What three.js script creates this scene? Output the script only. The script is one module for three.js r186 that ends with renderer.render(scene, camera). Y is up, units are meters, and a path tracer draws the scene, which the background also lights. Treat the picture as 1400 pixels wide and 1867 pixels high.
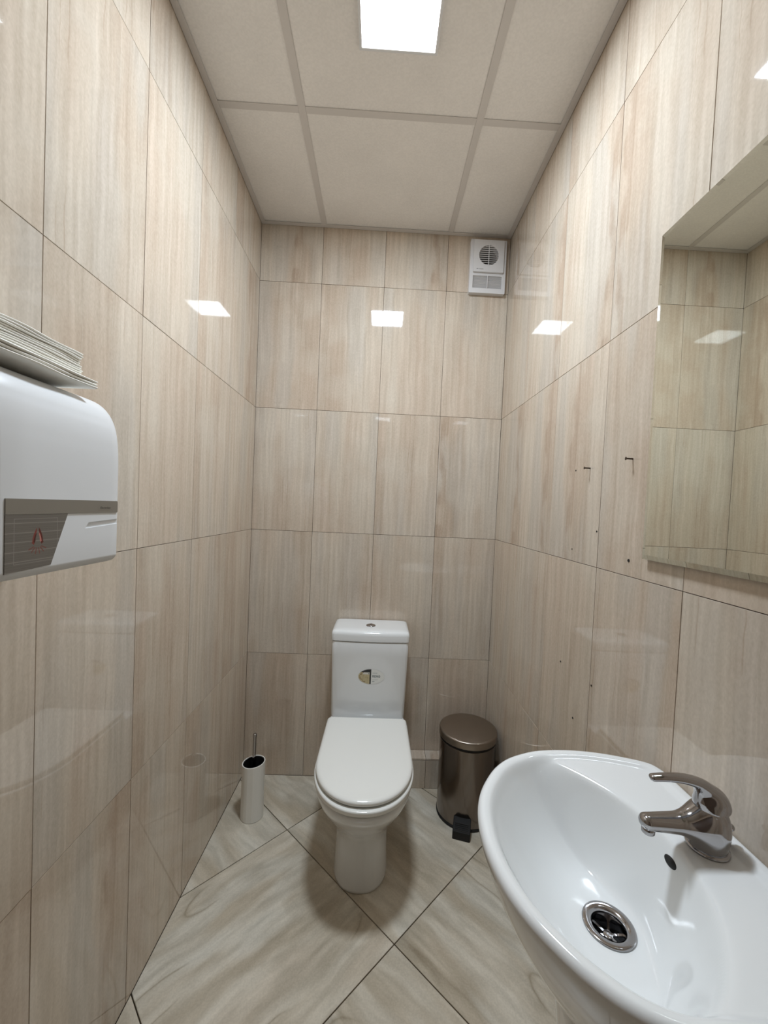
import * as THREE from 'three';
import { mergeGeometries, mergeVertices, toCreasedNormals } from 'three/addons/utils/BufferGeometryUtils.js';
import { RoundedBoxGeometry } from 'three/addons/geometries/RoundedBoxGeometry.js';
import { RectAreaLightUniformsLib } from 'three/addons/lights/RectAreaLightUniformsLib.js';
import { Brush, Evaluator, SUBTRACTION } from 'three-bvh-csg';

// ---------------------------------------------------------------- room, camera, light, exposure
const W = 1.1956, H = 2.6738, L = 2.45;          // room: x 0..W, y 0..H, z 0 (far wall)..L
const scene = new THREE.Scene();
scene.background = new THREE.Color(0x000000);
const renderer = new THREE.WebGLRenderer({ antialias: true });
renderer.toneMapping = THREE.LinearToneMapping;
renderer.toneMappingExposure = 1.0;
renderer.shadowMap.enabled = true;
const camera = new THREE.PerspectiveCamera(2 * Math.atan(933.5 / 729.5) * 180 / Math.PI, 1400 / 1867, 0.02, 20);
camera.position.set(0.6164, 1.3494, 1.9606);
camera.rotation.order = 'YXZ';
camera.rotation.set(-0.0298, -0.0254, 0.0444);
camera.setViewOffset(1400, 1867, -8.72, -14.02, 1400, 1867);
camera.updateProjectionMatrix();
scene.add(camera);
RectAreaLightUniformsLib.init();
const LAMP = { x: 0.615, z: 0.872, s: 0.224 };
const lampLight = new THREE.RectAreaLight(new THREE.Color().setRGB(0.785, 0.89, 1.0), 134, LAMP.s - 0.012, LAMP.s - 0.012);
lampLight.position.set(LAMP.x, H - 0.009, LAMP.z);
lampLight.rotation.x = -Math.PI / 2;
lampLight.castShadow = true;
scene.add(lampLight);
// the LED panel's forward beam: same place, same size, same colour
const lampBeam = new THREE.SpotLight(new THREE.Color().setRGB(0.785, 0.89, 1.0), 2.5, 0, 1.15, 1, 2);
lampBeam.position.set(LAMP.x, H - 0.012, LAMP.z);
lampBeam.target.position.set(LAMP.x, 0, LAMP.z);
lampBeam.shadow.radius = 5;
lampBeam.castShadow = true;
scene.add(lampBeam, lampBeam.target);

// ---------------------------------------------------------------- helpers
let seed = 12345;
const rnd = () => { seed = (Math.imul(seed, 1664525) + 1013904223) >>> 0; return seed / 4294967296; };
const used = {};
const numbered = (n) => { const k = used[n] = (used[n] ?? -1) + 1; return k ? `${n}_${String(k).padStart(3, '0')}` : n; };
function mesh(name, geo, mat, parent = scene) {
  const m = new THREE.Mesh(geo, mat);
  m.name = parent === scene ? numbered(name) : name;
  m.castShadow = m.receiveShadow = true;
  parent.add(m);
  return m;
}
function tag(o, label, category, extra = {}) { Object.assign(o.userData, { label, category }, extra); return o; }
function thing(name, label, category, pos = [0, 0, 0], extra = {}) {
  const g = new THREE.Group(); g.name = numbered(name); g.position.set(...pos); scene.add(g);
  return tag(g, label, category, extra);
}
const struct = (name, label, category) => thing(name, label, category, [0, 0, 0], { kind: 'structure' });
const V = (x, y, z) => new THREE.Vector3(x, y, z);
function box(w, h, d, x = 0, y = 0, z = 0, r = 0, seg = 3) {
  const g = r ? new RoundedBoxGeometry(w, h, d, seg, r) : new THREE.BoxGeometry(w, h, d);
  return g.translate(x, y, z);
}
const merge = (list) => mergeGeometries(list.map((g) => { const n = g.index ? g.toNonIndexed() : g; for (const k of Object.keys(n.attributes)) if (!['position', 'normal', 'uv'].includes(k)) n.deleteAttribute(k); return n; }));
// rings: arrays of Vector3 (closed loops of one length); caps close first / last ring
function loft(rings, cap0 = true, cap1 = true, crease = 0.7) {
  const n = rings[0].length, pos = [], idx = [];
  for (const r of rings) for (const p of r) pos.push(p.x, p.y, p.z);
  for (let i = 0; i < rings.length - 1; i++) for (let j = 0; j < n; j++) {
    const a = i * n + j, b = i * n + (j + 1) % n, c = a + n, d = b + n;
    idx.push(a, b, c, b, d, c);
  }
  const cap = (i, flip) => {
    const c = rings[i].reduce((s, p) => s.add(p), V(0, 0, 0)).divideScalar(n), k = pos.length / 3;
    pos.push(c.x, c.y, c.z);
    for (let j = 0; j < n; j++) { const a = i * n + j, b = i * n + (j + 1) % n; flip ? idx.push(a, k, b) : idx.push(a, b, k); }
  };
  if (cap0) cap(0, true);
  if (cap1) cap(rings.length - 1, false);
  const g = new THREE.BufferGeometry();
  g.setAttribute('position', new THREE.Float32BufferAttribute(pos, 3));
  g.setIndex(idx);
  g.setAttribute('uv', new THREE.Float32BufferAttribute(new Float32Array(pos.length / 3 * 2), 2));
  if (cap0 && cap1) {   // faces outwards
    let vol = 0; const a = V(), b = V(), c = V();
    for (let k = 0; k < idx.length; k += 3) { a.fromArray(pos, idx[k] * 3); b.fromArray(pos, idx[k + 1] * 3); c.fromArray(pos, idx[k + 2] * 3); vol += a.dot(b.cross(c)); }
    if (vol < 0) { for (let k = 0; k < idx.length; k += 3) [idx[k], idx[k + 1]] = [idx[k + 1], idx[k]]; g.setIndex(idx); }
  }
  return crease ? toCreasedNormals(g, crease) : (g.computeVertexNormals(), g);
}
function lathe(pts, seg = 64) { return new THREE.LatheGeometry(pts.map(([r, y]) => new THREE.Vector2(r, y)), seg); }
// periodic value noise
const PERM = new Uint8Array(512);
{ const p = [...Array(256).keys()]; for (let i = 255; i > 0; i--) { const j = Math.floor(rnd() * (i + 1)); [p[i], p[j]] = [p[j], p[i]]; } for (let i = 0; i < 512; i++) PERM[i] = p[i & 255]; }
const fade = (t) => t * t * (3 - 2 * t);
function noise(x, y, px, py, s = 0) {
  const xi = Math.floor(x), yi = Math.floor(y), fx = fade(x - xi), fy = fade(y - yi);
  const x0 = ((xi % px) + px) % px, x1 = (x0 + 1) % px, y0 = ((yi % py) + py) % py, y1 = (y0 + 1) % py;
  const h = (a, b) => PERM[(PERM[(a + s * 37) & 255] + b + (a >> 8) * 31) & 255] / 255;
  const a = h(x0, y0), b = h(x1, y0), c = h(x0, y1), d = h(x1, y1);
  return a + (b - a) * fx + (c - a) * fy + (a - b - c + d) * fx * fy;
}
function fbm(x, y, px, py, o, s = 0) { let v = 0, a = 0.5, t = 0; for (let i = 0; i < o; i++) { v += a * noise(x, y, px, py, s + i * 7); t += a; a *= 0.5; x *= 2; y *= 2; px *= 2; py *= 2; } return v / t; }
const sm = (a, b, x) => { const t = Math.min(1, Math.max(0, (x - a) / (b - a))); return t * t * (3 - 2 * t); };
const mix = (a, b, t) => a + (b - a) * t;
const mix3 = (a, b, t) => [mix(a[0], b[0], t), mix(a[1], b[1], t), mix(a[2], b[2], t)];
function dataTex(w, h, fn, srgb = true) {
  const d = new Uint8Array(w * h * 4);
  for (let j = 0; j < h; j++) for (let i = 0; i < w; i++) { const c = fn(i / w, j / h), k = (j * w + i) * 4; d[k] = c[0]; d[k + 1] = c[1]; d[k + 2] = c[2]; d[k + 3] = 255; }
  const t = new THREE.DataTexture(d, w, h, THREE.RGBAFormat);
  t.wrapS = t.wrapT = THREE.RepeatWrapping; t.magFilter = THREE.LinearFilter; t.minFilter = THREE.LinearMipmapLinearFilter; t.generateMipmaps = true;
  if (srgb) t.colorSpace = THREE.SRGBColorSpace;
  t.needsUpdate = true;
  return t;
}
const phys = (o) => new THREE.MeshPhysicalMaterial(o);
const rgb = (r, g, b) => new THREE.Color().setRGB(r / 255, g / 255, b / 255, THREE.SRGBColorSpace);

// ---------------------------------------------------------------- materials
const WT = 1.2;   // metres covered by the wall-tile texture
const stoneTex = dataTex(2048, 1024, (u, v) => {
  const wx = u + 0.010 * (fbm(u * 7, v * 5, 7, 5, 3, 1) - 0.5) + 0.006 * (fbm(u * 34, v * 16, 34, 16, 2, 2) - 0.5);
  const band = fbm(wx * 16, v * 1, 16, 1, 3, 3), pink = fbm(wx * 11, v * 2, 11, 2, 3, 4), fine = fbm(wx * 96, v * 4, 96, 4, 2, 5), fiber = noise(wx * 300, v * 10, 300, 10, 6);
  const blotch = fbm(u * 8, v * 7, 8, 7, 4, 12), spk = noise(u * 700, v * 350, 700, 350, 8);
  let c = mix3([209, 195, 177], [191, 171, 151], 0.72 * sm(0.3, 0.72, band));
  c = mix3(c, [198, 188, 175], 0.65 * sm(0.5, 0.72, pink));
  c = mix3(c, [201, 180, 160], 0.4 * sm(0.5, 0.3, pink));
  c = mix3(c, [212, 201, 185], 0.4 * sm(0.48, 0.75, blotch));
  const wv = wx + 0.0035 * (fbm(u * 30, v * 40, 30, 40, 2, 13) - 0.5);
  const n = noise(wv * 40, v * 1, 40, 1, 9), ridge = Math.pow(1 - Math.abs(2 * n - 1), 22) * sm(0.56, 0.7, fbm(u * 12, v * 7, 12, 7, 2, 10));
  c = mix3(c, [152, 126, 104], 0.38 * ridge);
  const n2 = noise(wv * 52, v * 1, 52, 1, 14), rl = Math.pow(1 - Math.abs(2 * n2 - 1), 18) * sm(0.5, 0.66, fbm(u * 14, v * 8, 14, 8, 2, 15));
  c = mix3(c, [222, 211, 194], 0.45 * rl);
  const grain = fbm(u * 260, v * 180, 260, 180, 2, 16);
  const k = (fine - 0.5) * 20 + (fiber - 0.5) * 9 + (spk - 0.5) * 7 + (grain - 0.5) * 10;
  return [c[0] + k, c[1] + k * 1.02, c[2] + k * 1.05].map((q) => Math.max(0, Math.min(255, q * 0.985)));
});
const wallTileMat = phys({ map: stoneTex, roughness: 0.03, ior: 1.68 });
const tileMats = [wallTileMat, phys({ map: stoneTex, roughness: 0.85 })];
const groutMat = phys({ color: rgb(120, 100, 82), roughness: 0.9 });
const FT = 1.2;
const floorTex = dataTex(1024, 1024, (u, v) => {
  const q = v + 0.05 * (fbm(u * 3, v * 4, 3, 4, 3, 21) - 0.5) + 0.022 * (fbm(u * 9, v * 12, 9, 12, 3, 22) - 0.5);
  const band = fbm(u * 2, q * 16, 2, 16, 4, 23), fine = fbm(u * 14, q * 80, 14, 80, 3, 24), warm = fbm(u * 3, q * 9, 3, 9, 3, 25), spk = noise(u * 400, v * 400, 400, 400, 26), cloud = fbm(u * 9, v * 12, 9, 12, 4, 29);
  let c = mix3([212, 203, 186], [187, 174, 153], sm(0.3, 0.72, band));
  c = mix3(c, [194, 177, 155], 0.45 * sm(0.55, 0.72, warm));
  c = mix3(c, [214, 210, 198], 0.6 * sm(0.47, 0.28, warm));
  c = mix3(c, [170, 160, 142], 0.35 * sm(0.5, 0.72, cloud));
  const n = noise(u * 3 + 3, q * 12, 3, 12, 27), ridge = Math.pow(1 - Math.abs(2 * n - 1), 34) * sm(0.48, 0.62, fbm(u * 6, v * 6, 6, 6, 2, 28));
  c = mix3(c, [134, 120, 98], 0.55 * ridge);
  const k = (fine - 0.5) * 34 + (spk - 0.5) * 12;
  return [c[0] + k, c[1] + k, c[2] + k].map((x) => Math.max(0, Math.min(255, x)));
});
const floorTileMat = phys({ map: floorTex, roughness: 0.34, ior: 1.5 });
const fibreTex = dataTex(256, 256, (u, v) => { const k = 240 + (noise(u * 128, v * 128, 128, 128, 31) - 0.5) * 9 + (fbm(u * 5, v * 5, 5, 5, 3, 32) - 0.5) * 8; return [k, k * 0.985, k * 0.965]; });
const panelMat = phys({ map: fibreTex, roughness: 0.85 });
const gridMat = phys({ color: rgb(214, 209, 204), roughness: 0.5 });
const plasterMat = phys({ color: rgb(205, 198, 188), roughness: 0.9 });
const ceramic = phys({ color: rgb(232, 233, 232), roughness: 0.09, ior: 1.52, clearcoat: 0.3, clearcoatRoughness: 0.04 });
const seatPlastic = phys({ color: rgb(233, 232, 226), roughness: 0.2 });
const whitePlastic = phys({ color: rgb(226, 227, 228), roughness: 0.32 });
const fanPlastic = phys({ color: rgb(222, 220, 219), roughness: 0.45 });
const darkPlastic = phys({ color: rgb(22, 21, 21), roughness: 0.5 });
const blackRubber = phys({ color: rgb(14, 13, 13), roughness: 0.6 });
const chrome = phys({ color: rgb(172, 170, 171), metalness: 1, roughness: 0.1 });
const steelBody = phys({ color: rgb(130, 122, 116), metalness: 1, roughness: 0.18 });
const steelLid = phys({ color: rgb(158, 148, 138), metalness: 1, roughness: 0.34 });
const greyPanel = phys({ color: rgb(138, 132, 122), roughness: 0.35, metalness: 0.25 });
const mirrorMat = phys({ color: rgb(236, 239, 229), metalness: 1, roughness: 0.01 });
const rustyMetal = phys({ color: rgb(72, 60, 50), roughness: 0.5, metalness: 0.6 });
const holderMat = phys({ color: rgb(236, 233, 225), roughness: 0.32 });
const paperMat = phys({ color: rgb(245, 242, 233), roughness: 0.95 });
const doorMat = phys({ color: rgb(98, 80, 66), roughness: 0.5 });

// ---------------------------------------------------------------- tiles
// slab with a chamfered front edge: centre on z = 0 back face, front face at z = t
function slabGeo(w, h, t, ch, uo, vo, scale) {
  const pos = [], uv = [];
  const q = (a, b, c, d) => { for (const p of [a, b, c, a, c, d]) { pos.push(...p); uv.push(uo + p[0] / scale, vo + p[1] / scale); } };
  const x = w / 2, y = h / 2, xi = x - ch, yi = y - ch, ti = t - ch;
  q([-xi, -yi, t], [xi, -yi, t], [xi, yi, t], [-xi, yi, t]);
  const o = [[-x, -y], [x, -y], [x, y], [-x, y]], n = [[-xi, -yi], [xi, -yi], [xi, yi], [-xi, yi]];
  for (let i = 0; i < 4; i++) {
    const j = (i + 1) % 4;
    q([...o[i], ti], [...o[j], ti], [...n[j], t], [...n[i], t]);
    q([...o[i], 0], [...o[j], 0], [...o[j], ti], [...o[i], ti]);
  }
  const g = new THREE.BufferGeometry();
  g.setAttribute('position', new THREE.Float32BufferAttribute(pos, 3));
  g.setAttribute('uv', new THREE.Float32BufferAttribute(uv, 2));
  g.computeVertexNormals();
  g.addGroup(0, 6, 0); g.addGroup(6, pos.length / 3 - 6, 1);   // glazed face, unglazed edges
  return g;
}
const ROWS = [0, 0.611, 1.216, 1.806, 2.407, H + 0.004];
const TT = 0.008, JOINT = 0.0017;
// wall tiles: the tile faces lie on the room's inner plane
function tileWall(parent, cols, place, turn, skip = () => false) {
  for (let i = 0; i < cols.length - 1; i++) for (let j = 0; j < ROWS.length - 1; j++) {
    if (skip(cols[i], cols[i + 1], ROWS[j], ROWS[j + 1])) continue;
    const w = cols[i + 1] - cols[i] - JOINT, h = ROWS[j + 1] - ROWS[j] - JOINT;
    if (w < 0.01) continue;
    const m = mesh('tile', slabGeo(w, h, TT, 0.0002, rnd(), rnd(), WT), tileMats, parent);
    const c = (cols[i] + cols[i + 1]) / 2, y = (ROWS[j] + ROWS[j + 1]) / 2;
    m.position.copy(place(c, y));
    m.rotation.set(0, turn, 0);
    m.rotateX((rnd() - 0.5) * 0.0022); m.rotateY((rnd() - 0.5) * 0.003);
  }
}
const colsFrom = (first, step, end) => { const r = [0]; for (let c = first; c < end - 0.03; c += step) r.push(c); r.push(end); return r; };
const TH = 0.12;
const wallBack = struct('wall_back', 'far wall of glossy beige travertine tiles behind the toilet', 'wall');
const DUCT = { x: 1.0855, y: 2.569, r: 0.0465 };
const csg = new Evaluator(); csg.attributes = ['position', 'normal', 'uv'];
function subtract(a, b) { const A = new Brush(a), B = new Brush(b); A.updateMatrixWorld(); B.updateMatrixWorld(); const g = csg.evaluate(A, B, SUBTRACTION).geometry; g.clearGroups(); return g; }
const bore = (x, y, z, len) => new THREE.CylinderGeometry(DUCT.r, DUCT.r, len, 40).rotateX(Math.PI / 2).translate(x, y, z);
mesh('wall_core', subtract(box(W + 2 * TH, H + 0.3, TH, W / 2, H / 2, -TT - TH / 2), bore(DUCT.x, DUCT.y, -TT - 0.04, 0.12)), groutMat, wallBack);
tileWall(wallBack, [0, 0.2949, 0.5949, 0.8949, W], (c, y) => V(c, y, -TT), 0);
{ const m = wallBack.children.find((o) => o.name === 'tile' && Math.abs(o.position.x - (0.8949 + W) / 2) < 0.01 && o.position.y > 2.45); m.material = wallTileMat; m.geometry = subtract(m.geometry, bore(DUCT.x - m.position.x, DUCT.y - m.position.y, 0, 0.05)); }
const wallLeft = struct('wall_left', 'left wall of glossy beige travertine tiles behind the hand dryer', 'wall');
mesh('wall_core', box(TH, H + 0.3, L + 2 * TH, -TT - TH / 2, H / 2, L / 2), groutMat, wallLeft);
tileWall(wallLeft, colsFrom(0.3203, 0.3, L), (c, y) => V(-TT, y, c), Math.PI / 2);
const wallRight = struct('wall_right', 'right wall of glossy beige travertine tiles behind the washbasin and mirror', 'wall');
mesh('wall_core', box(TH, H + 0.3, L + 2 * TH, W + TT + TH / 2, H / 2, L / 2), groutMat, wallRight);
tileWall(wallRight, colsFrom(0.3234, 0.3, L), (c, y) => V(W + TT, y, c), -Math.PI / 2);
// small drill holes left in the right wall: dark plugs seated in the tile
for (const [y, z, r] of [[1.4843, 0.7817, 0.0022], [1.2509, 0.7861, 0.0022], [1.3111, 0.9147, 0.0026], [1.2525, 1.0559, 0.0036], [0.8999, 0.7547, 0.003], [0.9049, 0.9328, 0.0026], [0.7723, 0.847, 0.003]]) {
  const m = mesh('drill_hole', lathe([[0, 0.0002], [r * 0.6, 0.0003], [r * 0.9, 0.0008], [r, 0.0006], [r, -0.004]], 12).rotateZ(Math.PI / 2), blackRubber, wallRight);
  m.position.set(W - 0.0002, y, z);
}
// front wall (behind the camera) with a door
const DX0 = 0.2, DX1 = 1.0, DH = 2.05;
const wallFront = struct('wall_front', 'near wall around the door, behind the viewer', 'wall');
mesh('wall_core', merge([
  box(DX0 + TH, H + 0.3, TH, (DX0 - TH) / 2, H / 2, L + TT + TH / 2), box(W - DX1 + TH, H + 0.3, TH, (W + TH + DX1) / 2, H / 2, L + TT + TH / 2),
  box(DX1 - DX0, H + 0.15 - DH, TH, (DX0 + DX1) / 2, (H + 0.15 + DH) / 2, L + TT + TH / 2)]), groutMat, wallFront);
{
  const R0 = [...ROWS];
  for (const [a, b] of [[0, DX0], [DX0, 0.6], [0.6, DX1], [DX1, W]]) for (let j = 0; j < 5; j++) {
    let y0 = R0[j], y1 = R0[j + 1];
    if (a >= DX0 && b <= DX1) { if (y1 <= DH) continue; y0 = Math.max(y0, DH); }
    const m = mesh('tile', slabGeo(b - a - JOINT, y1 - y0 - JOINT, TT, 0.0002, rnd(), rnd(), WT), tileMats, wallFront);
    m.position.set((a + b) / 2, (y0 + y1) / 2, L + TT); m.rotation.y = Math.PI;
  }
}
const door = struct('door_1', 'plain dark brown door behind the viewer', 'door');
mesh('door_leaf', box(DX1 - DX0 - 0.1, DH - 0.055, 0.04, (DX0 + DX1) / 2, (DH - 0.055) / 2 + 0.004, L + 0.05, 0.002, 1), doorMat, door);
mesh('door_frame', merge([box(0.05, DH - 0.05, 0.13, DX0 + 0.026, (DH - 0.05) / 2, L + 0.045), box(0.05, DH - 0.05, 0.13, DX1 - 0.026, (DH - 0.05) / 2, L + 0.045), box(DX1 - DX0 - 0.004, 0.048, 0.13, (DX0 + DX1) / 2, DH - 0.026, L + 0.045)]), doorMat, door);
{
  const hnd = mesh('handle', merge([new THREE.CylinderGeometry(0.025, 0.025, 0.008, 24).rotateX(Math.PI / 2).translate(0, 0, -0.004), new THREE.CylinderGeometry(0.008, 0.008, 0.05, 16).rotateX(Math.PI / 2).translate(0, 0, -0.03), new THREE.CapsuleGeometry(0.009, 0.1, 4, 12).rotateZ(Math.PI / 2).translate(0.05, 0, -0.055)]), chrome, door);
  hnd.position.set(DX0 + 0.11, 1.0, L + 0.03);
}

// floor: 60 cm tiles laid diagonally, each cut to the room
const floor = struct('floor', 'floor of beige grey stone tiles laid diagonally', 'floor');
mesh('floor_core', box(W + 2 * TH, 0.1, L + 2 * TH, W / 2, -0.008 - 0.05, L / 2), phys({ color: rgb(84, 72, 58), roughness: 0.9 }), floor);
{
  const clip = (poly, f) => { const out = []; poly.forEach((p, i) => { const q = poly[(i + 1) % poly.length], a = f(p), b = f(q); if (a >= 0) out.push(p); if (a * b < 0) { const t = a / (a - b); out.push([mix(p[0], q[0], t), mix(p[1], q[1], t)]); } }); return out; };
  const S = 0.8555, J = 0.0034, A0 = -0.0405, B0 = 0.6295, e = 0.0015;
  for (let i = -4; i < 4; i++) for (let j = -2; j < 6; j++) {
    const a0 = A0 + i * S + J / 1.414, a1 = A0 + (i + 1) * S - J / 1.414, b0 = B0 + j * S + J / 1.414, b1 = B0 + (j + 1) * S - J / 1.414;   // a = x - z, b = x + z
    let P = [[a0, b0], [a1, b0], [a1, b1], [a0, b1]].map(([a, b]) => [(a + b) / 2, (b - a) / 2]);
    for (const f of [(p) => p[0] - e, (p) => W - e - p[0], (p) => p[1] - e, (p) => L - e - p[1]]) { P = clip(P, f); if (P.length < 3) break; }
    if (P.length < 3) continue;
    const turn = (i === -1 && j === 0) || (i === 1 && j === 1) ? 1 : 0, uo = rnd(), vo = rnd(), pos = [], uv = [];
    const put = (p, y) => { pos.push(p[0], y, p[1]); const a = (p[0] - p[1]) / 1.4142, b = (p[0] + p[1]) / 1.4142; turn ? uv.push(uo + a / FT, vo + b / FT) : uv.push(uo + b / FT, vo + a / FT); };
    const c = P.reduce((s, p) => [s[0] + p[0] / P.length, s[1] + p[1] / P.length], [0, 0]);
    const inner = P.map((p) => { const dx = c[0] - p[0], dz = c[1] - p[1], l = Math.hypot(dx, dz); return [p[0] + dx / l * 0.0016, p[1] + dz / l * 0.0016]; });
    P.forEach((p, k) => {
      const n = (k + 1) % P.length, r = P[n];
      put(c, 0); put(inner[k], 0); put(inner[n], 0);
      put(inner[k], 0); put(p, -0.0008); put(r, -0.0008); put(inner[k], 0); put(r, -0.0008); put(inner[n], 0);
      put(p, -0.0008); put(p, -0.008); put(r, -0.008); put(p, -0.0008); put(r, -0.008); put(r, -0.0008);
    });
    const g = new THREE.BufferGeometry();
    g.setAttribute('position', new THREE.Float32BufferAttribute(pos, 3)); g.setAttribute('uv', new THREE.Float32BufferAttribute(uv, 2)); g.computeVertexNormals();
    if (g.attributes.normal.getY(0) < 0) { const pa = g.attributes.position, ua = g.attributes.uv; for (let k = 0; k < pa.count; k += 3) { for (const [at, n] of [[pa, 3], [ua, 2]]) for (let m = 0; m < n; m++) { const t = at.array[(k + 1) * n + m]; at.array[(k + 1) * n + m] = at.array[(k + 2) * n + m]; at.array[(k + 2) * n + m] = t; } } g.computeVertexNormals(); }
    mesh('floor_tile', g, floorTileMat, floor);
  }
}

// tiled ledge along the foot of the far wall
{
  const lx0 = 0.73, ly = 0.147, lz = 0.07;
  const ledge = struct('trim_1', 'low tiled ledge along the far wall between toilet and pedal bin', 'ledge');
  mesh('ledge_core', box(W - lx0 - 0.002, ly - TT - 0.001, lz - TT - 0.001, (W + lx0) / 2 + 0.001, (ly - TT) / 2, (lz - TT) / 2), groutMat, ledge);
  const rot = (w, h) => { const g = slabGeo(w, h, TT, 0.0002, rnd(), rnd(), WT); return g; };
  for (const [a, b] of [[lx0, 0.8949], [0.8949, W]]) {
    mesh('tile', rot(b - a - JOINT, lz - 0.002), tileMats, ledge).position.set((a + b) / 2, ly - TT, lz / 2 + 0.001);
    ledge.children.at(-1).rotation.x = -Math.PI / 2;
    mesh('tile', rot(b - a - JOINT, ly - TT - 0.003), tileMats, ledge).position.set((a + b) / 2, (ly - TT) / 2, lz - TT);
  }
}

// ceiling: slab, T-bars, edge angle, panels
const ceiling = struct('ceiling', 'suspended ceiling of off-white square panels in a grey metal grid', 'ceiling');
mesh('ceiling_core', box(W + 2 * TH, 0.1, L + 2 * TH, W / 2, H + 0.13, L / 2), plasterMat, ceiling);
{
  const bx = [0.299, 0.901], bz = [0.565, 1.165, 1.765, 2.365], bw = 0.024;
  const tbar = (w, d, x, z) => mesh('ceiling_bar', merge([box(w, 0.0016, d, x, H + 0.0008, z), w < d ? box(0.004, 0.03, d, x, H + 0.016, z) : box(w, 0.03, 0.004, x, H + 0.016, z)]), gridMat, ceiling);
  for (const x of bx) tbar(bw, L - 0.002, x, L / 2);
  const xs = [0, ...bx, W];
  for (const z of bz) for (let i = 0; i < 3; i++) { const a = xs[i] + (i ? bw / 2 : 0), b = xs[i + 1] - (i < 2 ? bw / 2 : 0); tbar(b - a - 0.0006, bw, (a + b) / 2, z); }
  const aw = 0.02;
  const angle = (w, d, x, z, lx, lz) => mesh('edge_angle', merge([box(w, 0.0016, d, x, H - 0.0008, z), box(w < d ? 0.0012 : w, 0.022, w < d ? d : 0.0012, lx, H + 0.011, lz)]), gridMat, ceiling);
  angle(aw, L - 0.002, aw / 2 + 0.0012, L / 2, 0.0018, L / 2); angle(aw, L - 0.002, W - aw / 2 - 0.0012, L / 2, W - 0.0018, L / 2);
  angle(W - 2 * aw - 0.004, aw, W / 2, aw / 2 + 0.0012, W / 2, 0.0018); angle(W - 2 * aw - 0.004, aw, W / 2, L - aw / 2 - 0.0012, W / 2, L - 0.0018);
  const zs = [0, ...bz, L];
  for (let i = 0; i < 3; i++) for (let j = 0; j < zs.length - 1; j++) {
    const x0 = xs[i] + 0.004, x1 = xs[i + 1] - 0.004, z0 = zs[j] + 0.004, z1 = zs[j + 1] - 0.004, y0 = H + 0.0024;
    const slab = (a, b, c, d) => { const g = box(b - a, 0.012, d - c, (a + b) / 2, y0 + 0.006, (c + d) / 2); const p = g.attributes.position, u = g.attributes.uv; for (let k = 0; k < p.count; k++) u.setXY(k, p.getX(k) / 0.5, p.getZ(k) / 0.5); return g; };
    let g;
    if (i === 1 && j === 1) { const s = LAMP.s / 2 - 0.006; g = merge([slab(x0, LAMP.x - s, z0, z1), slab(LAMP.x + s, x1, z0, z1), slab(LAMP.x - s, LAMP.x + s, z0, LAMP.z - s), slab(LAMP.x - s, LAMP.x + s, LAMP.z + s, z1)]); }
    else g = slab(x0, x1, z0, z1);
    mesh('ceiling_panel', g, panelMat, ceiling);
  }
}

// ---------------------------------------------------------------- ceiling lamp
{
  const t = thing('ceiling_lamp', 'small square bright LED panel recessed in the middle ceiling panel', 'lamp', [LAMP.x, H, LAMP.z]);
  const s = LAMP.s / 2, fr = new THREE.Shape([[-s, -s], [s, -s], [s, s], [-s, s]].map(([a, b]) => new THREE.Vector2(a, b))), k = s - 0.006;
  fr.holes.push(new THREE.Path([[-k, -k], [-k, k], [k, k], [k, -k]].map(([a, b]) => new THREE.Vector2(a, b))));
  mesh('frame', new THREE.ExtrudeGeometry(fr, { depth: 0.008, bevelEnabled: true, bevelSize: 0.0008, bevelThickness: 0.0008, bevelSegments: 2 }).rotateX(Math.PI / 2).translate(0, 0.002, 0), whitePlastic, t);
  mesh('diffuser', box(2 * k + 0.002, 0.006, 2 * k + 0.002, 0, -0.001, 0), phys({ color: rgb(245, 245, 245), roughness: 0.6, emissive: new THREE.Color(1, 1, 1), emissiveIntensity: 6 }), t);
  mesh('housing', box(2 * k - 0.004, 0.03, 2 * k - 0.004, 0, 0.0175, 0), whitePlastic, t);
}

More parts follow.
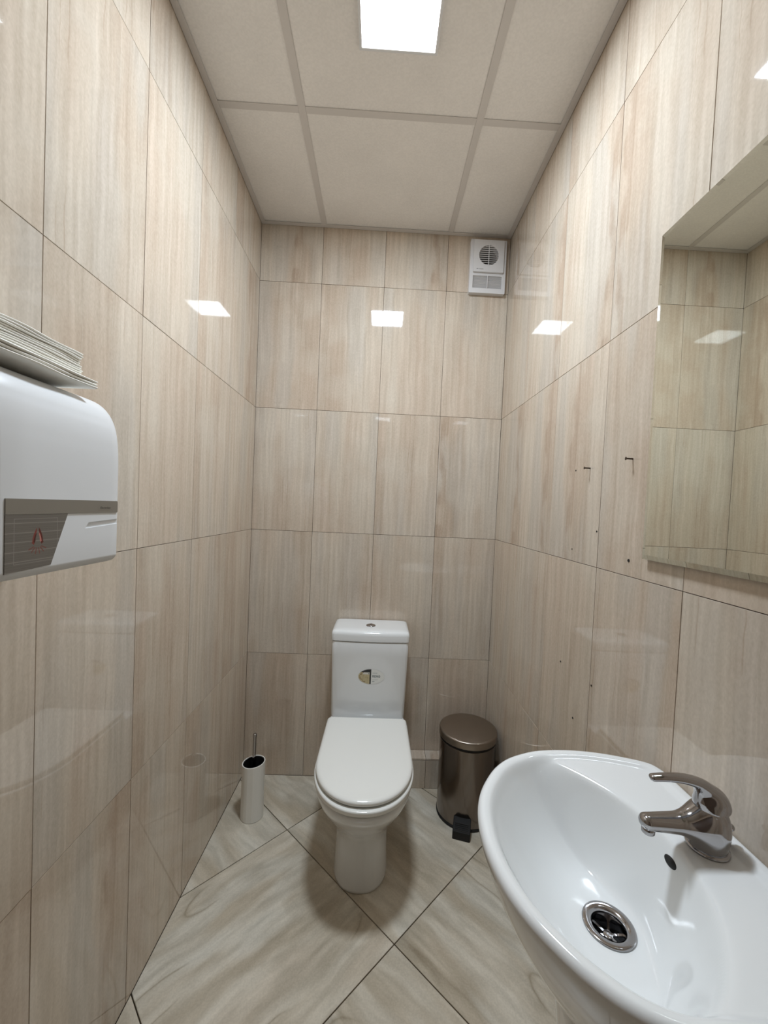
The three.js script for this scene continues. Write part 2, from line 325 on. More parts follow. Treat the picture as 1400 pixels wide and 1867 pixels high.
// ---------------------------------------------------------------- exhaust fan
{
  const x0 = 0.999, x1 = 1.172, y0 = 2.396, y1 = 2.647, w = x1 - x0, h = y1 - y0;
  const t = thing('exhaust_fan', 'white square extractor fan with round grille and louvre, high in the far right corner', 'fan', [(x0 + x1) / 2, (y0 + y1) / 2, 0]);
  const rect = (cx, cy, a, b, r = 0.004) => { const s = new THREE.Shape(); const l = cx - a / 2, R = cx + a / 2, B = cy - b / 2, T = cy + b / 2; s.moveTo(l + r, B); s.lineTo(R - r, B); s.quadraticCurveTo(R, B, R, B + r); s.lineTo(R, T - r); s.quadraticCurveTo(R, T, R - r, T); s.lineTo(l + r, T); s.quadraticCurveTo(l, T, l, T - r); s.lineTo(l, B + r); s.quadraticCurveTo(l, B, l + r, B); return s; };
  const ex = (s, d, bv = 0.001) => new THREE.ExtrudeGeometry(s, { depth: d, bevelEnabled: true, bevelSize: bv, bevelThickness: bv, bevelSegments: 2, curveSegments: 24 });
  const lvY = -h / 2 + 0.052, lvH = 0.06, lvW = w - 0.032;
  const frame = rect(0, 0, w - 0.002, h - 0.002);
  frame.holes.push(new THREE.Path(rect(0, lvY, lvW, lvH, 0.002).getPoints().reverse()));
  const cY = h / 2 - 0.008 - 0.074, cR = 0.0475;
  frame.holes.push(new THREE.Path().absarc(0, cY, cR + 0.004, 0, Math.PI * 2, true));
  mesh('frame', ex(frame, 0.022), fanPlastic, t).position.z = 0.001;
  const plate = rect(0, cY, w - 0.03, 0.148);
  plate.holes.push(new THREE.Path().absarc(0, cY + 0.004, cR, 0, Math.PI * 2, true));
  const cover = mesh('cover_plate', ex(plate, 0.008), fanPlastic, t); cover.position.z = 0.0255;
  const mark = mesh('maker_mark', merge([box(0.008, 0.0025, 0.0006, 0, 0, 0), box(0.022, 0.0014, 0.0006, 0.018, -0.0004, 0)]), phys({ color: rgb(120, 116, 116), roughness: 0.5 }), cover);
  mark.position.set(-w / 2 + 0.034, cY - 0.062, 0.0094);
  mesh('duct', merge([new THREE.CylinderGeometry(DUCT.r - 0.001, DUCT.r - 0.001, 0.1, 40, 1, true).rotateX(Math.PI / 2).translate(0, cY + 0.004, -0.048), new THREE.CylinderGeometry(DUCT.r - 0.001, DUCT.r - 0.001, 0.002, 40).rotateX(Math.PI / 2).translate(0, cY + 0.004, -0.097)]), phys({ color: rgb(150, 146, 142), roughness: 0.7, side: THREE.DoubleSide }), t);
  mesh('louvre_back', box(lvW, lvH, 0.001, 0, lvY, 0.002), fanPlastic, t);
  for (let i = 0; i < 10; i++) {
    const y = -cR + (i + 0.5) * cR * 2 / 10, half = Math.sqrt(cR * cR - y * y);
    mesh('grille_slat', box(half * 2, 0.0022, 0.004, 0, cY + 0.004 + y, 0.029), fanPlastic, t);
  }
  mesh('grille_bar', box(0.003, cR * 2, 0.004, 0, cY + 0.004, 0.0325), fanPlastic, t);
  for (let i = 0; i < 9; i++) { const g = box(lvW, 0.0012, 0.0055); g.rotateX(-0.6); mesh('louvre_slat', g.translate(0, lvY - lvH / 2 + (i + 0.5) * lvH / 9, 0.017), fanPlastic, t); }
  mesh('louvre_bar', box(0.003, lvH, 0.004, 0, lvY, 0.0235), fanPlastic, t);
}

// ---------------------------------------------------------------- toilet
{
  const cx = 0.604;
  const t = thing('toilet', 'white ceramic close-coupled toilet with closed lid in the middle of the far wall', 'toilet', [cx, 0, 0]);
  const ring = (y, w, f, b, zm, nf = 2.1, nb = 5, N = 96) => { const r = []; for (let i = 0; i < N; i++) { const a = -i / N * Math.PI * 2, c = Math.cos(a), s = Math.sin(a), n = s > 0 ? nf : nb; r.push(V(Math.sign(c) * w * Math.pow(Math.abs(c), 2 / n), y, s > 0 ? zm + (f - zm) * Math.pow(s, 2 / n) : zm - (zm - b) * Math.pow(-s, 2 / n))); } return r; };
  const prof = [ // y, half width, front, back, zm
    [0.000, 0.097, 0.604, 0.10, 0.48, 2.3], [0.003, 0.099, 0.607, 0.10, 0.48, 2.3], [0.012, 0.099, 0.607, 0.10, 0.48, 2.3], [0.06, 0.096, 0.602, 0.09, 0.48, 2.3], [0.12, 0.094, 0.600, 0.08, 0.48, 2.25],
    [0.165, 0.095, 0.603, 0.07, 0.48, 2.2], [0.195, 0.100, 0.613, 0.06, 0.49, 2.15], [0.225, 0.111, 0.634, 0.05, 0.50, 2.1], [0.26, 0.129, 0.667, 0.04, 0.50, 2.05], [0.295, 0.147, 0.702, 0.03, 0.51, 2.05],
    [0.325, 0.160, 0.727, 0.02, 0.52, 2.05], [0.355, 0.170, 0.751, 0.014, 0.52, 2.05], [0.376, 0.1745, 0.760, 0.012, 0.52, 2.05], [0.384, 0.1745, 0.760, 0.012, 0.52, 2.05], [0.389, 0.172, 0.757, 0.012, 0.52, 2.05], [0.391, 0.167, 0.751, 0.014, 0.52, 2.05]];
  mesh('bowl', loft(prof.map(([y, w, f, b, zm, n]) => ring(y, w, f, b, zm, n)), true, true, 0.9), ceramic, t);
  // seat and lid: straight sides, round front
  const dshape = (w, z0, z1, zm) => { const s = new THREE.Shape(), r = 0.006; s.moveTo(-w + r, z0); s.lineTo(w - r, z0); s.quadraticCurveTo(w, z0, w, z0 + r); s.lineTo(w + 0.003, zm - 0.06); const P = []; for (let i = 0; i <= 40; i++) { const a = i / 40 * Math.PI; P.push(new THREE.Vector2((w + 0.0035) * Math.sign(Math.cos(a)) * Math.pow(Math.abs(Math.cos(a)), 2 / 2.12), zm + (z1 - zm) * Math.pow(Math.sin(a), 2 / 2.12))); } for (const p of P) s.lineTo(p.x, p.y); s.lineTo(-w - 0.003, zm - 0.06); s.lineTo(-w, z0 + r); s.quadraticCurveTo(-w, z0, -w + r, z0); return s; };
  const slab = (w, z0, z1, zm, y0, y1, b, bs = b) => { const g = new THREE.ExtrudeGeometry(dshape(w - bs, z0 + bs, z1 - bs, zm), { depth: y1 - y0 - 2 * b, bevelEnabled: true, bevelSize: bs, bevelThickness: b, bevelSegments: 8, curveSegments: 12 }); g.rotateX(Math.PI / 2).translate(0, y1 - b, 0); return g; };
  mesh('seat', slab(0.1745, 0.245, 0.7615, 0.53, 0.3935, 0.4125, 0.006), seatPlastic, t);
  mesh('lid', slab(0.1695, 0.243, 0.7495, 0.53, 0.4145, 0.4365, 0.0095, 0.016), seatPlastic, t);
  for (const s of [-1, 1]) mesh('hinge', new THREE.CylinderGeometry(0.011, 0.011, 0.05, 20).rotateZ(Math.PI / 2).translate(s * 0.075, 0.405, 0.232), seatPlastic, t);
  // cistern
  const zf = (x, y) => mix(0.168, 0.187, sm(0.36, 0.76, y)) + 0.010 * (1 - (x / 0.175) ** 2);
  const tring = (y, hw, inset = 0) => { const r = [], N = 24, rr = 0.018; const zb = 0.006; const pts = []; for (let i = 0; i <= N; i++) { const x = mix(-hw + rr, hw - rr, i / N); pts.push([x, zf(x, y) - inset]); } const ze = zf(hw - rr, y) - inset; for (let i = 1; i <= 6; i++) { const a = Math.PI / 2 * (1 - i / 6); pts.push([hw - rr + rr * Math.cos(a), ze - rr + rr * Math.sin(a)]); } pts.push([hw, zb + 0.03], [hw, zb], [0, zb], [-hw, zb], [-hw, zb + 0.03]); for (let i = 0; i < 6; i++) { const a = Math.PI - Math.PI / 2 * i / 6; pts.push([-hw + rr + rr * Math.cos(a), ze - rr + rr * Math.sin(a)]); } return pts.map(([x, z]) => V(x, y, z)); };
  const tank = mesh('cistern', loft([[0.387, 0.160, 0.004], [0.392, 0.1655, 0.001], [0.42, 0.1668, 0], [0.55, 0.169, 0], [0.68, 0.1715, 0], [0.742, 0.1725, 0], [0.745, 0.1715, 0.001]].map((a) => tring(...a)), true, true, 0.6), ceramic, t);
  mesh('cistern_lid', loft([[0.7478, 0.174, 0.0], [0.7495, 0.1752, -0.0025], [0.775, 0.1752, -0.003], [0.785, 0.1735, -0.0005], [0.791, 0.168, 0.006], [0.794, 0.158, 0.016], [0.7955, 0.13, 0.04]].map((a) => tring(...a)), true, true, 0.9), ceramic, t);
  const btn = mesh('flush_button', lathe([[0, 0.0065], [0.015, 0.006], [0.017, 0.004], [0.0195, 0.004], [0.022, 0.0025], [0.0225, -0.002], [0, -0.002]], 40), chrome, t);
  btn.position.set(-0.002, 0.7955, 0.105);
  mesh('button_split', box(0.002, 0.0005, 0.03, 0, 0.0066, 0), darkPlastic, btn);
  // oval sticker on the cistern front
  const cv = document.createElement('canvas'); cv.width = 512; cv.height = 288;
  const g2 = cv.getContext('2d');
  g2.fillStyle = '#e9e9e4'; g2.fillRect(0, 0, 512, 288);
  g2.fillStyle = '#c3b48c'; g2.fillRect(0, 0, 250, 288);
  g2.fillStyle = '#a2926c'; for (let i = 0; i < 60; i++) { g2.globalAlpha = 0.35; g2.fillRect(70 + rnd() * 150, 70 + rnd() * 210, 4 + rnd() * 10, 8 + rnd() * 40); } g2.globalAlpha = 1;
  g2.fillStyle = '#d9d6cc'; g2.fillRect(90, 62, 130, 40);
  g2.fillStyle = '#6f5238'; for (let i = 0; i < 70; i++) { const a = Math.PI * (0.55 + rnd() * 0.75), q = 0.84 + rnd() * 0.14; g2.fillRect(256 + 250 * q * Math.cos(a), 144 - 138 * q * Math.sin(a), 8, 10); }
  g2.fillStyle = '#23221f'; g2.fillRect(0, 0, 250, 62); g2.fillRect(222, 0, 28, 288);
  g2.fillStyle = '#3a4a4c'; g2.fillRect(196, 78, 16, 18);
  g2.fillStyle = '#34474a'; g2.font = 'bold 60px sans-serif'; g2.textBaseline = 'middle'; g2.fillText('REHO', 272, 138);
  g2.fillStyle = '#7c8a8a'; g2.fillRect(280, 70, 90, 7); g2.fillRect(276, 200, 110, 3); g2.fillStyle = '#4d5c5c'; g2.font = 'bold 26px sans-serif'; g2.fillText('eco', 276, 236);
  const ctex = new THREE.CanvasTexture(cv); ctex.colorSpace = THREE.SRGBColorSpace;
  const sp = [], su = [], si = [], sx = 0.0105 + 0.0, sy = 0.5905, rx = 0.0585, ry = 0.0345;
  const RN = 6, TN = 48;
  for (let i = 0; i <= RN; i++) for (let j = 0; j < TN; j++) { const a = j / TN * Math.PI * 2, q = i / RN, X = sx + rx * q * Math.cos(a), Y = sy + ry * q * Math.sin(a); sp.push(X, Y, zf(X, Y) + 0.0006); su.push(0.5 + 0.5 * q * Math.cos(a), 0.5 + 0.5 * q * Math.sin(a)); }
  for (let i = 0; i < RN; i++) for (let j = 0; j < TN; j++) { const a = i * TN + j, b = i * TN + (j + 1) % TN; si.push(a, a + TN, b, b, a + TN, b + TN); }
  const sg = new THREE.BufferGeometry(); sg.setAttribute('position', new THREE.Float32BufferAttribute(sp, 3)); sg.setAttribute('uv', new THREE.Float32BufferAttribute(su, 2)); sg.setIndex(si); sg.computeVertexNormals();
  const stk = mesh('sticker', sg, phys({ map: ctex, roughness: 0.35 }), tank); stk.userData.label = 'oval printed sticker, half beige picture and half white with lettering';
}

// ---------------------------------------------------------------- toilet brush and its holder
{
  const bx = 0.127, bz = 0.264, r = 0.0475, N = 64;
  const hgt = (x) => 0.237 + 0.08 * x;
  const cut = (y0, rad, top = 0) => { const a = []; for (let i = 0; i < N; i++) { const q = -i / N * Math.PI * 2; const x = rad * Math.cos(q), z = rad * Math.sin(q); a.push(V(x, top ? hgt(x) + y0 : y0, z)); } return a; };
  const t = thing('brush_holder', 'white tubular toilet brush holder with slanted open top, on the floor by the left wall', 'brush holder', [bx, 0, bz]);
  mesh('tube', loft([cut(0, r - 0.002), cut(0.002, r), cut(0.05, r), cut(0.12, r), cut(-0.001, r, 1), cut(0, r - 0.001, 1), cut(0, r - 0.003, 1), cut(-0.001, r - 0.004, 1), cut(0.06, r - 0.004), cut(0.01, r - 0.004)], true, true, 0.5), holderMat, t);
  mesh('inner_cup', loft([cut(0.012, r - 0.005), cut(-0.003, r - 0.0046, 1), cut(-0.003, r - 0.006, 1), cut(0.03, r - 0.0065), cut(0.016, r - 0.007)], true, true, 0.5), blackRubber, t);
  const b = thing('toilet_brush', 'toilet brush with thin chrome handle standing in the white tubular holder', 'brush', [bx + 0.001, 0, bz]);
  mesh('handle', lathe([[0, 0.36], [0.0068, 0.359], [0.0085, 0.356], [0.0085, 0.345], [0.0074, 0.343], [0.0072, 0.16], [0, 0.16]], 24), chrome, b);
  mesh('collar', lathe([[0.006, 0.19], [0.02, 0.186], [0.022, 0.178], [0.006, 0.172]], 32), darkPlastic, b);
  const hd = mesh('brush_head', new THREE.CylinderGeometry(0.011, 0.011, 0.10, 20).translate(0, 0.11, 0), darkPlastic, b);
  const br = []; for (let k = 0; k < 10; k++) for (let j = 0; j < 16; j++) { const a = (j + k * 0.5) / 16 * Math.PI * 2; br.push(new THREE.CylinderGeometry(0.0006, 0.0008, 0.024, 4).rotateZ(Math.PI / 2).translate(0.021, 0.068 + k * 0.0095, 0).rotateY(a)); }
  mesh('bristles', merge(br), darkPlastic, hd).userData.kind = 'stuff';
}

// ---------------------------------------------------------------- pedal bin
{
  const t = thing('pedal_bin', 'cylindrical dark stainless steel pedal bin in the far right corner', 'bin', [1.058, 0, 0.205]);
  mesh('base_ring', lathe([[0, 0.0], [0.122, 0.0], [0.1255, 0.002], [0.1255, 0.008], [0.12, 0.012], [0, 0.012]], 72), blackRubber, t);
  mesh('body', lathe([[0, 0.012], [0.121, 0.012], [0.1235, 0.014], [0.1235, 0.338], [0.122, 0.34], [0.1, 0.34]], 96), steelBody, t);
  mesh('collar', lathe([[0.1, 0.34], [0.121, 0.34], [0.1225, 0.342], [0.1225, 0.35], [0.12, 0.351], [0.1, 0.351]], 96), blackRubber, t);
  mesh('lid', lathe([[0.1, 0.351], [0.126, 0.351], [0.1275, 0.353], [0.1275, 0.376], [0.1262, 0.3795], [0.123, 0.3818], [0.118, 0.3828], [0.08, 0.388], [0.04, 0.391], [0, 0.392]], 96), steelLid, t);
  const ang = Math.atan2(-0.045, 0.155);
  const ped = new THREE.Group(); ped.name = 'pedal'; ped.rotation.y = ang; t.add(ped);
  const ps = new THREE.Shape([[0, 0.058], [0.03, 0.052], [0.05, 0.03], [0.053, 0.003], [0, 0.003]].map(([a, b]) => new THREE.Vector2(a, b)));
  mesh('pedal_block', new THREE.ExtrudeGeometry(ps, { depth: 0.062, bevelEnabled: true, bevelSize: 0.002, bevelThickness: 0.005, bevelSegments: 3 }).translate(0.118, 0, -0.031).rotateY(-Math.PI / 2), blackRubber, ped);
  mesh('tread', merge([0, 1, 2, 3, 4].map((i) => box(0.056, 0.0016, 0.0016, 0, mix(0.0535, 0.0345, i / 4), mix(0.1515, 0.1665, i / 4)))), darkPlastic, ped);
}

// ---------------------------------------------------------------- hand dryer
const DR = { z0: 1.277, z1: 1.499, d: 0.18 };
{
  const t = thing('hand_dryer', 'white wall-mounted hand dryer with grey front panel on the left wall', 'hand dryer', [0, 1.24, (DR.z0 + DR.z1) / 2]);
  const hw = (DR.z1 - DR.z0) / 2;
  // front profile (x from the wall, y up), swept along the wall with rounded ends
  const prof = []; const add = (x, y) => prof.push([x, y]);
  add(0.001, 0); add(0.06, 0); add(0.12, 0); add(0.158, 0.0005);
  for (let i = 1; i <= 6; i++) { const a = -Math.PI / 2 + Math.PI / 2 * i / 6; add(0.168 + 0.012 * Math.cos(a), 0.0125 + 0.012 * Math.sin(a)); }
  add(0.18, 0.05); add(0.18, 0.09);
  for (let i = 1; i <= 26; i++) { const v = Math.sin(i / 26 * Math.PI / 2), tt = i < 26 ? v : 1; const x = 0.18 * Math.pow(Math.max(0, 1 - Math.pow(tt, 5)), 0.2); if (x > 0.085) add(x, 0.1 + 0.1735 * tt); }
  add(0.08, 0.2735); add(0.03, 0.2735); add(0.001, 0.2735);
  const cyy = 0.13, rings = [];
  const E = [[-hw, 0.006, 0.006], [-hw + 0.001, 0.003, 0.003], [-hw + 0.003, 0.0011, 0.0011], [-hw + 0.006, 0.0002, 0.0002], [-hw + 0.02, 0, 0], [-0.06, 0, 0], [0, 0, 0], [0.06, 0, 0], [hw - 0.02, 0, 0], [hw - 0.012, 0.0004, 0.0003], [hw - 0.006, 0.0022, 0.0018], [hw - 0.002, 0.006, 0.005], [hw, 0.012, 0.010]];
  for (const [z, ix, iy] of E) rings.push(prof.map(([x, y]) => V(x < 0.01 ? x : x - ix * Math.min(1, x / 0.1), y + (y < cyy ? 1 : -1) * iy * Math.min(1, Math.abs(y - cyy) / 0.1), z)));
  let bodyGeo = loft(rings.map((r) => [...r].reverse()), true, true, 0);
  // recessed slot in the front
  bodyGeo = bodyGeo.clone();
  if (bodyGeo.index) bodyGeo = bodyGeo.toNonIndexed();
  const slotS = new THREE.Shape([[0.041, 0.0675], [0.13, 0.072], [0.13, 0.0645], [0.034, 0.0585]].map(([a, b]) => new THREE.Vector2(a, b)));
  const slotG = new THREE.ExtrudeGeometry(slotS, { depth: 0.02, bevelEnabled: false }).rotateY(Math.PI / 2).translate(0.1775, 0, 0);  // shape x -> -z
  const cutG = subtract(bodyGeo, slotG.index ? slotG.toNonIndexed() : slotG);
  mesh('housing', toCreasedNormals(cutG, 0.6), whitePlastic, t);
  // grey inlay: strip plus window, local u = z from centre, v = y
  const zf = -hw + 0.0055, zn = hw - 0.016;
  const strip = new THREE.Shape(); { const a = zf, b = zn, y0 = 0.0815, y1 = 0.1005, r = 0.003; strip.moveTo(a + r, y0); strip.lineTo(b, y0); strip.lineTo(b, y1); strip.lineTo(a + r, y1); strip.quadraticCurveTo(a, y1, a, y1 - r); strip.lineTo(a, y0 + r); strip.quadraticCurveTo(a, y0, a + r, y0); }
  const side = (s, d) => new THREE.ExtrudeGeometry(s, { depth: d, bevelEnabled: false }).rotateY(-Math.PI / 2).translate(d, 0, 0);   // shape x -> +z, faces +x
  const stripM = mesh('panel_strip', side(strip, 0.0016), greyPanel, t); stripM.position.x = 0.1795; stripM.userData.label = 'brushed grey strip with small dark lettering';
  const cv2 = document.createElement('canvas'); cv2.width = 384; cv2.height = 96; const c2 = cv2.getContext('2d');
  c2.fillStyle = 'rgb(138,132,122)'; c2.fillRect(0, 0, 384, 96); c2.fillStyle = '#1d1917'; c2.font = 'bold 62px sans-serif'; c2.textAlign = 'center'; c2.textBaseline = 'middle'; c2.fillText('Electrolux', 192, 50);
  const tx2 = new THREE.CanvasTexture(cv2); tx2.colorSpace = THREE.SRGBColorSpace;
  const logo = mesh('lettering', new THREE.PlaneGeometry(0.03, 0.0075).rotateY(Math.PI / 2), phys({ map: tx2, roughness: 0.35, metalness: 0.25 }), stripM);
  logo.position.set(0.0018, 0.0895, zf + 0.03);
  // window with hand-and-heat print
  const wp = [[zn, 0.0812], [zn, 0.0105], [zf + 0.134, 0.0135], [zf + 0.106, 0.0812]];
  const win = new THREE.Shape(wp.map(([a, b]) => new THREE.Vector2(a, b)));
  const cv3 = document.createElement('canvas'); cv3.width = 512; cv3.height = 384; const c3 = cv3.getContext('2d');
  c3.fillStyle = 'rgb(112,106,98)'; c3.fillRect(0, 0, 512, 384);
  for (let i = 0; i < 24; i++) { c3.fillStyle = i % 4 === 3 ? 'rgb(140,134,126)' : 'rgb(104,98,91)'; c3.fillRect(0, 8 + i * 16 + (rnd() - 0.5) * 4, 512, i % 4 === 3 ? 5 : 3); }
  c3.strokeStyle = 'rgb(136,131,124)'; c3.lineWidth = 4; c3.strokeRect(60, 30, 330, 300);
  // pair of hands
  const hand = (x, y, s, flip, col) => { c3.save(); c3.translate(x, y); c3.scale(flip * s, s); c3.fillStyle = col; c3.beginPath(); c3.moveTo(2, -78); c3.bezierCurveTo(16, -60, 34, -20, 36, 14); c3.lineTo(40, 26); c3.lineTo(24, 40); c3.lineTo(14, 12); c3.bezierCurveTo(14, -14, 8, -40, 2, -52); c3.closePath(); c3.fill(); c3.restore(); };
  hand(236, 170, 1, 1, '#5d2420'); hand(226, 172, 1, -1, '#7d3a33'); hand(238, 172, 0.6, 1, '#c07a70'); hand(222, 176, 0.6, -1, '#4a1c1a');
  c3.strokeStyle = '#7a4a42'; c3.lineWidth = 7; for (let k = 0; k < 6; k++) { const a = Math.PI * (0.12 + 0.15 * k); c3.beginPath(); c3.moveTo(230 + 30 * Math.cos(a), 218 + 14 * Math.sin(a)); c3.lineTo(230 + 74 * Math.cos(a), 222 + 56 * Math.sin(a)); c3.stroke(); }
  const tx3 = new THREE.CanvasTexture(cv3); tx3.colorSpace = THREE.SRGBColorSpace;
  const wg = side(win, 0.0014); { const p = wg.attributes.position, u = wg.attributes.uv; const za = zf + 0.1, zb = zn; for (let k = 0; k < p.count; k++) u.setXY(k, (zb - p.getZ(k)) / (zb - za), (p.getY(k) - 0.0105) / 0.071); }
  const wm = mesh('panel_window', wg, phys({ map: tx3, roughness: 0.3 }), t); wm.position.x = 0.1795; wm.userData.label = 'dark grey window printed with a red hands symbol';
}
// folded paper towels stacked on the dryer
{
  const base = 1.5132, n = 13;
  const towel = (len, wid, th, seedv) => {
    const NZ = 26, ringN = 16, rings = [];
    for (let i = 0; i <= NZ; i++) {
      const z = (i / NZ - 0.5) * len, r = [];
      const off = 0.0007 * Math.sin(z * 34 + seedv * 0.5) + 0.0004 * Math.sin(z * 71 + seedv * 1.3), tk = th * (0.9 + 0.16 * Math.sin(z * 50 + seedv * 2.1));
      const xo = 0.0012 * Math.sin(z * 60 + seedv * 3);
      for (let k = 0; k < ringN; k++) { const a = -k / ringN * Math.PI * 2, c = Math.cos(a), s = Math.sin(a); r.push(V(xo + wid / 2 * Math.sign(c) * Math.pow(Math.abs(c), 0.12), off + tk / 2 * Math.sign(s) * Math.pow(Math.abs(s), 0.7), z)); }
      rings.push(r);
    }
    return loft(rings, true, true, 0.9);
  };
  const grp = 'folded towels stacked on the hand dryer';
  let y = base;
  for (let i = 0; i < n; i++) {
    const low = i < 3, th = low ? 0.0044 : i === n - 1 ? 0.004 : 0.0031, far = low ? 1.314 + (2 - i) * 0.001 : 1.336 + (rnd() - 0.5) * 0.004, len = 0.23, wid = 0.105;
    const m = mesh('paper_towel', towel(len, wid, th, low ? 1 + i * 0.3 : 4 + i * 0.25), paperMat);
    const lbl = i === 0 ? 'bottom paper towel of the stack, drooping over the dryer edge' : i < 3 ? i === 1 ? 'second paper towel from the bottom of the stack, sticking out past the upper ones' : 'third paper towel from the bottom of the stack, under the step' : i === n - 1 ? 'topmost folded white paper towel of the stack on the dryer' : 'folded white paper towel inside the stack on the dryer';
    tag(m, lbl, 'paper towel', { group: grp });
    const front = low ? 0.167 : 0.157;
    m.position.set(front - wid / 2 + (rnd() - 0.5) * 0.002, y + th / 2 + 0.0011, far + len / 2);
    y += th * 0.99 + (i === 2 ? 0.0008 : 0.0002);
  }
}

// ---------------------------------------------------------------- mirror
{
  const y0 = 1.264, y1 = 1.945, z0 = 1.117, z1 = 1.617, xf = W - 0.012, tk = 0.005, bv = 0.01;
  const t = thing('wall_mirror', 'large frameless mirror on the right wall above the washbasin', 'mirror', [W, (y0 + y1) / 2, (z0 + z1) / 2]);
  const w = z1 - z0, h = y1 - y0;
  mesh('mirror_plate', new THREE.PlaneGeometry(w - 2 * bv, h - 2 * bv).rotateY(-Math.PI / 2).translate(xf - W, 0, 0), mirrorMat, t);
  // bevel strips and edge
  const O = [[-w / 2, -h / 2], [w / 2, -h / 2], [w / 2, h / 2], [-w / 2, h / 2]], I = [[-w / 2 + bv, -h / 2 + bv], [w / 2 - bv, -h / 2 + bv], [w / 2 - bv, h / 2 - bv], [-w / 2 + bv, h / 2 - bv]];
  for (let k = 0; k < 4; k++) {
    const j = (k + 1) % 4, a = [xf - W + 0.0016, O[k][1], O[k][0]], b = [xf - W + 0.0016, O[j][1], O[j][0]], c = [xf - W, I[j][1], I[j][0]], d = [xf - W, I[k][1], I[k][0]], a2 = [xf - W + tk, O[k][1], O[k][0]], b2 = [xf - W + tk, O[j][1], O[j][0]];
    const g = new THREE.BufferGeometry();
    g.setAttribute('position', new THREE.Float32BufferAttribute([a, b, c, a, c, d].flat(), 3)); g.setAttribute('uv', new THREE.Float32BufferAttribute(new Float32Array(12), 2)); g.computeVertexNormals();
    mesh('bevel', g, mirrorMat, t);
    const e = new THREE.BufferGeometry();
    e.setAttribute('position', new THREE.Float32BufferAttribute([a, a2, b2, a, b2, b].flat(), 3)); e.setAttribute('uv', new THREE.Float32BufferAttribute(new Float32Array(12), 2)); e.computeVertexNormals();
    mesh('glass_edge', e, phys({ color: rgb(176, 186, 172), roughness: 0.3 }), t);
  }
  mesh('backing', new THREE.PlaneGeometry(w, h).rotateY(Math.PI / 2).translate(xf - W + tk, 0, 0), darkPlastic, t);
  for (const [dy, dz] of [[-0.25, -0.18], [-0.25, 0.18], [0.25, -0.18], [0.25, 0.18]]) mesh('mounting_pad', box(0.0068, 0.04, 0.04, -0.0035, dy, dz), blackRubber, t);
}
// two screws left in the right wall
for (const [y, z, lbl] of [[1.4835, 0.862, 'small dark screw sticking out of the right wall, farther from the mirror'], [1.487, 1.048, 'small dark screw sticking out of the right wall, next to the mirror']]) {
  const s = thing('wall_screw', lbl, 'screw', [W, y, z], { group: 'screws in the right wall' });
  mesh('shank', new THREE.CylinderGeometry(0.002, 0.002, 0.018, 10).rotateZ(Math.PI / 2).translate(-0.006, 0, 0), rustyMetal, s);
  mesh('head', new THREE.CylinderGeometry(0.0038, 0.0022, 0.0024, 14).rotateZ(Math.PI / 2).translate(-0.0155, 0, 0), rustyMetal, s);
}

